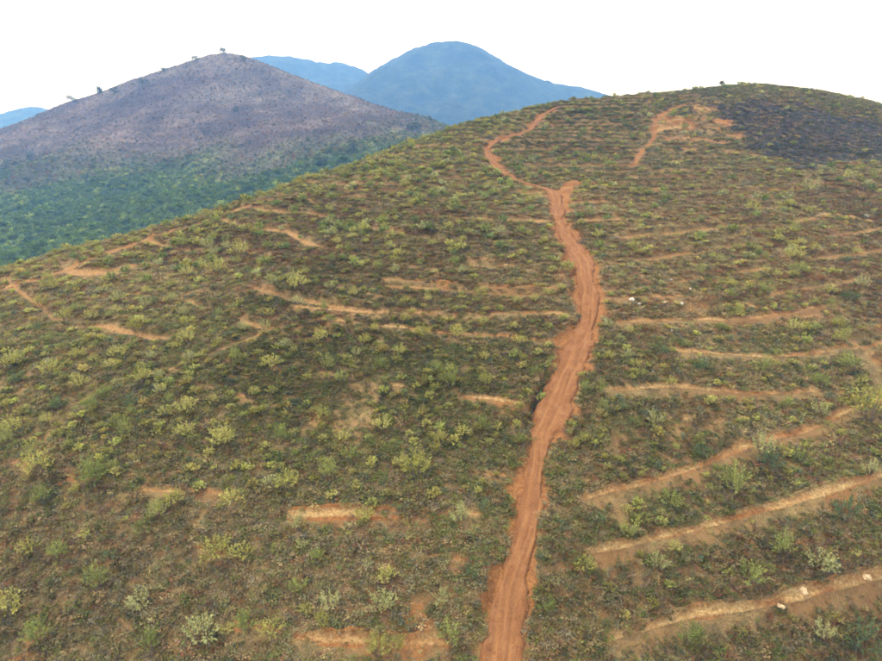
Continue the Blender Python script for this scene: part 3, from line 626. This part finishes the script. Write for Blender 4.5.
while len(sh_list) < 292 and tries < 20000:
    tries += 1; v = 245 + 405 * random.random() ** 1.35; u = random.uniform(4, 878)
    if v < edge_v(u) + 12: continue
    d = .9 if u < 560 else .5
    if v > 480: d *= .22
    d *= .25 + 1.3 * float(sstep(-.25, .25, fbm(np.array([u]), np.array([v * 1.6]), 75, 2, 701))[0])
    if random.random() > d: continue
    wpx = np.interp(v, [200, 300, 400, 500, 650], [8, 11, 14, 16, 18]) * random.uniform(.8, 1.3)
    if free(u, v, wpx):
        p = unproject([(u, v)], Z)[0]
        if np.isnan(p[0]) or gsample(NEAR_ROAD, p[0:1], p[1:2])[0] < .9: continue
        k = random.choices(['yellow', 'green', 'pale', 'dark'], [.42, .36, .14, .08])[0]
        sh_list.append((u, v, wpx, k)); taken.append((u, v, wpx))
ONES = ['', 'first', 'second', 'third', 'fourth', 'fifth', 'sixth', 'seventh', 'eighth', 'ninth', 'tenth', 'eleventh', 'twelfth', 'thirteenth', 'fourteenth', 'fifteenth', 'sixteenth', 'seventeenth', 'eighteenth', 'nineteenth', 'twentieth']
ORD = ONES[1:] + ['twenty-' + k for k in ONES[1:10]] + ['thirtieth'] + ['thirty-' + k for k in ONES[1:10]]
special = {(868, 418): 'largest bright yellow-green shrub, standing where two ochre ledges meet near the frame edge', (202, 641): 'tall pale yellow shrub standing alone near the bottom edge',
           (218, 556): 'wide spiky yellow-green shrub over a dark hollow on the lower slope', (416, 476): 'broad yellow-green shrub spreading beside the road, level with its narrow stretch',
           (626, 357): 'small round pale shrub just across the road from the slope of yellow shrubs', (596, 521): 'small dark green shrub beside the road near the lowest ledges',
           (39, 474): 'yellow-green shrub at the end of a short red ledge by the frame edge', (820, 566): 'wide pale grey-green shrub between the two lowest ochre ledges'}
road_u = lambda v: np.interp(v, [p[1] for p in road_uv[::-1]], [p[0] for p in road_uv[::-1]])
BAND = 22.0
rows = {}
for i, (u, v, wpx, k) in enumerate(sh_list):
    if (u, v) not in special: rows.setdefault((int((661 - v) // BAND), u > road_u(v)), []).append(i)
LABEL = {}
for (r, right), ii in rows.items():
    ii.sort(key=lambda i: sh_list[i][0], reverse=not right)
    for n, i in enumerate(ii):
        c = {'yellow': 'yellow-green', 'green': 'mid green', 'pale': 'pale grey-green', 'dark': 'dark green'}[sh_list[i][3]]
        LABEL[i] = '%s shrub, %s to the %s of the road, %s row from bottom' % (c, ORD[n], 'right' if right else 'left', ORD[r])
pos = unproject([(a, b) for a, b, _, _ in sh_list], Z)
for i, (u, v, wpx, k) in enumerate(sh_list):
    x, y, z = pos[i]
    if np.isnan(x): continue
    dist = math.sqrt(x * x + y * y + z * z); wm = wpx * dist / FPX
    root = bpy.data.objects.new('shrub', None); COL.objects.link(root); root.location = (x, y, z - .03); root.rotation_euler = (0, 0, random.uniform(0, 6.28))
    j = random.randrange(3); s = wm / [1.9, 1.65, 2.3][j] * 1.05; root.scale = (s, s, s * random.uniform(.8, 1.1))
    tag(root, special.get((u, v)) or LABEL[i], 'shrub', 'shrubs on the terraced slope')
    link('foliage', FOL[k][j], root); link('stem', STEMS[random.randrange(3)], root)
# the smaller shrubs farther up
N3 = 5200
fx, fy_ = sample_near(N3 * 2, lambda y: np.interp(y, [90, 110, 250], [0, .1, .08]))
fz = gsample(Z, fx, fy_); fu, fv = project(fx, fy_, fz)
dens = .10 + .42 * sstep(-.1, .3, fbm(fx, fy_, 14, 2, 611)); dens *= np.where(fu < 600, 1, .55); dens *= np.where((fu > 712) & (fv < 165), .25, 1)
ok = (fz / fy_ > gsample(e_max, fx, fy_) - .006) & (fv < 285) & (gsample(NEAR_ROAD, fx, fy_) > 1.2) & (rng.uniform(0, 1, len(fx)) < dens) & (np.abs(fu - 441) < 520)
fx, fy_, fz, fu = fx[ok], fy_[ok], fz[ok], fu[ok]
cset = np.array([(.30, .29, .085), (.20, .235, .065), (.31, .32, .14), (.14, .19, .06)])[rng.choice(4, len(fx), p=[.36, .36, .16, .12])] * rng.uniform(.8, 1.2, (len(fx), 1))
sc_ = rng.uniform(.9, 1.8, len(fx))
scatter('upper_shrubs', 'small yellow-green shrubs dotting the upper slope below the ridge', np.stack([fx, fy_, fz], 1), rng.choice([10, 11], len(fx)), np.stack([sc_ * 1.15, sc_ * 1.15, sc_], 1), cset)

# ------------------------------------------------------------------ trees (skyline and far hill)
M_TREE = leaf_material('tree_leaf', .2, False, [(0, (.035, .055, .022)), (1, (.06, .085, .03))])
def tree(px, A_, samp, hgt, wid, label, group=None):
    x, y, z = px; hgt *= 1.3; wid *= 1.3
    root = bpy.data.objects.new('tree', None); COL.objects.link(root); root.location = (x, y, z - .2); root.rotation_euler = (0, 0, random.uniform(0, 6.28))
    tb = MB(); top = np.array([wid * .05, 0, hgt * .72])
    tb.tube(np.array([0, 0, -.5]), np.array([wid * .02, 0, hgt * .35]), hgt * .05, hgt * .034, (1, 1, 1), 7); tb.tube(np.array([wid * .02, 0, hgt * .35]), top, hgt * .024, hgt * .008, (1, 1, 1), 7)
    cb = MB()
    for i in range(7):
        az = i * 2.4; c = np.array([math.cos(az) * wid * .28, math.sin(az) * wid * .28, hgt * rng.uniform(.26, .85)])
        tb.tube(np.array([wid * .02, 0, hgt * rng.uniform(.28, .5)]), c, hgt * .014, hgt * .004, (1, 1, 1), 5)
        for j in range(70):
            d = rng.normal(0, 1, 3); d /= np.linalg.norm(d); p = c + d * np.array([wid * .24, wid * .24, hgt * .19]) * rng.uniform(.3, 1)
            cb.leaf(p, d + rng.normal(0, .5, 3), hgt * .12, hgt * .075, lv(.6, 1.35))
    link('trunk', tb.mesh('trunk', M_STEM), root); link('crown', cb.mesh('crown', M_TREE), root)
    return tag(root, label, 'tree', group)
def hill_point(u, v):
    dx, fy, dz = ray(u, v); Y = np.exp(np.linspace(math.log(240), math.log(1100), 3000)); zz = hsample(HZ, dx / fy * Y, Y); h = np.nonzero(zz > dz / fy * Y)[0]
    if len(h) == 0:                       # above the skyline: stand on the crest of that column
        i = np.argmax(zz / Y); return dx / fy * Y[i], Y[i], zz[i]
    y = Y[h[0]]; return dx / fy * y, y, zz[h[0]]
for u, v, hh, ww, lab in [(72, 103, 8, 11, 'low spreading tree on the lowest part of the far hill skyline'), (100, 94, 9, 7, 'upright dark tree on the shoulder of the far hill, nearer the low spreading tree'),
        (114, 93, 7, 9, 'squat dark tree on the far hill shoulder, nearer the peak'), (143, 84, 6, 13, 'wide low tree clump below the far hill skyline'), (163, 72, 5, 6, 'tiny tree halfway along the far hill skyline'),
        (195, 61, 6, 9, 'dark bushy tree on the far hill skyline just short of the peak'), (223, 55, 7, 7, 'small tree on the very peak of the far hill'), (243, 60, 5, 8, 'low tree just past the peak of the far hill'),
        (31, 160, 7, 8, 'lone dark tree on the open flank of the far hill'), (414, 131, 9, 12, 'round dark tree where the far hill dips behind the near ridge'), (236, 112, 5, 6, 'small dark tree on the upper flank under the far hill peak'), (352, 152, 7, 8, 'dark tree in the saddle between far hill and near ridge'),
        (322, 165, 7, 9, 'dark tree beside the green strip behind the near ridge')]:
    tree(hill_point(u, v), None, None, hh, ww, lab, 'trees on the far hill')
def crest(u):
    dx, fy, dz = ray(u, 95); Y = np.linspace(150, 300, 1500); zz = gsample(Z, dx / fy * Y, Y); i = np.argmax(zz / Y); return dx / fy * Y[i], Y[i], zz[i]
tree(crest(720), None, None, 2.0, 1.5, 'tiny lone tree standing on the summit skyline of the near hill')

# ------------------------------------------------------------------ stones
m_, t_, b_ = nodes('pale_stone'); t_.links.new(ramp(t_, noise(t_, 2.5, 6).outputs[0], [(.3, (.38, .33, .27)), (.55, (.58, .54, .48)), (.75, (.70, .67, .62))]), b_.inputs['Base Color']); b_.inputs['Roughness'].default_value = .9
M_STONE = m_
m_, t_, b_ = nodes('clay_clod'); t_.links.new(ramp(t_, noise(t_, 2.5, 6).outputs[0], [(.3, (.36, .24, .13)), (.55, (.55, .40, .23)), (.75, (.64, .50, .32))]), b_.inputs['Base Color']); b_.inputs['Roughness'].default_value = .95
M_CLOD = m_
def stone(name, u, v, size, label, m, group, cat):
    x, y, z = unproject([(u, v)], Z)[0]
    a, b = np.meshgrid(np.linspace(0, 2 * math.pi, 13)[:-1], np.linspace(0, math.pi, 8)); d = np.stack([np.cos(a) * np.sin(b), np.sin(a) * np.sin(b), np.cos(b)], -1)
    sd = random.randrange(9999); k = 1 + .9 * (vnoise(d[..., 0] * 1.6 + 9, d[..., 1] * 1.6 + d[..., 2] * 2.3 + 5, sd) - .5) + .6 * (vnoise(d[..., 0] * 3.3 + 3, d[..., 2] * 3.3 + d[..., 1] * 2 + 8, sd + 1) - .5)
    V = (d * k[..., None] * np.array([size, size * .75, size * .55])).reshape(-1, 3); F = []
    for r in range(7):
        for c in range(12): F.append((r * 12 + c, r * 12 + (c + 1) % 12, (r + 1) * 12 + (c + 1) % 12, (r + 1) * 12 + c)[::-1])
    o = link(name, mesh(name, V, F, m, False), None, (x, y, z + size * .08)); o.rotation_euler = (0, 0, random.uniform(0, 6))
    return tag(o, label, cat, group)
for u, v, s, lab in [(632, 300, .42, 'larger white stone of the cluster upper right of the road bend'), (640, 304, .3, 'small white stone just right of the larger white stone'), (665, 303, .34, 'white stone left one of the pair beyond the road bend'),
        (681, 304, .36, 'white stone right one of the pair beyond the road bend'), (670, 280, .3, 'white stone highest up the slope beyond the road bend'), (690, 289, .28, 'white stone farthest right of the group beyond the road bend'),
        (672, 331, .25, 'small white stone below the group beyond the road bend'), (653, 372, .3, 'pale stone between two ledges on the right of the road'), (866, 217, .55, 'long pale stone near the right edge high on the slope')]:
    stone('stone', u, v, s, lab, M_STONE, 'stones on the slope', 'stone')
for u, v, s, lab in [(803, 590, .5, 'large ochre boulder on the lowest ledge, nearest the pale shrub'), (779, 606, .42, 'pointed ochre boulder on the lowest ledge, middle one of three'), (866, 577, .5, 'flat ochre boulder on the lowest ledge at the frame edge')]:
    stone('boulder', u, v, s, lab, M_CLOD, 'boulders on the lowest ledge', 'boulder')

# ------------------------------------------------------------------ haze
mh = bpy.data.materials.new('haze'); mh.use_nodes = True; t = mh.node_tree; t.nodes.clear()
o_ = t.nodes.new('ShaderNodeOutputMaterial'); pvn = t.nodes.new('ShaderNodeVolumePrincipled')
pvn.inputs['Color'].default_value = (.15, .37, .90, 1); pvn.inputs['Absorption Color'].default_value = (1, 1, 1, 1)
pvn.inputs['Density'].default_value = .00034; pvn.inputs['Anisotropy'].default_value = 0.0
t.links.new(pvn.outputs[0], o_.inputs['Volume'])
a = np.array([(-5300, -3100, -220), (5300, -3100, -220), (5300, 5300, -220), (-5300, 5300, -220)], float); b = a.copy(); b[:, 2] = 520
me = mesh('haze', np.vstack([a, b]), [(3, 2, 1, 0), (4, 5, 6, 7), (0, 1, 5, 4), (1, 2, 6, 5), (2, 3, 7, 6), (3, 0, 4, 7)], mh)
tag(link('haze', me), 'blue haze veiling the far hills', kind='stuff')
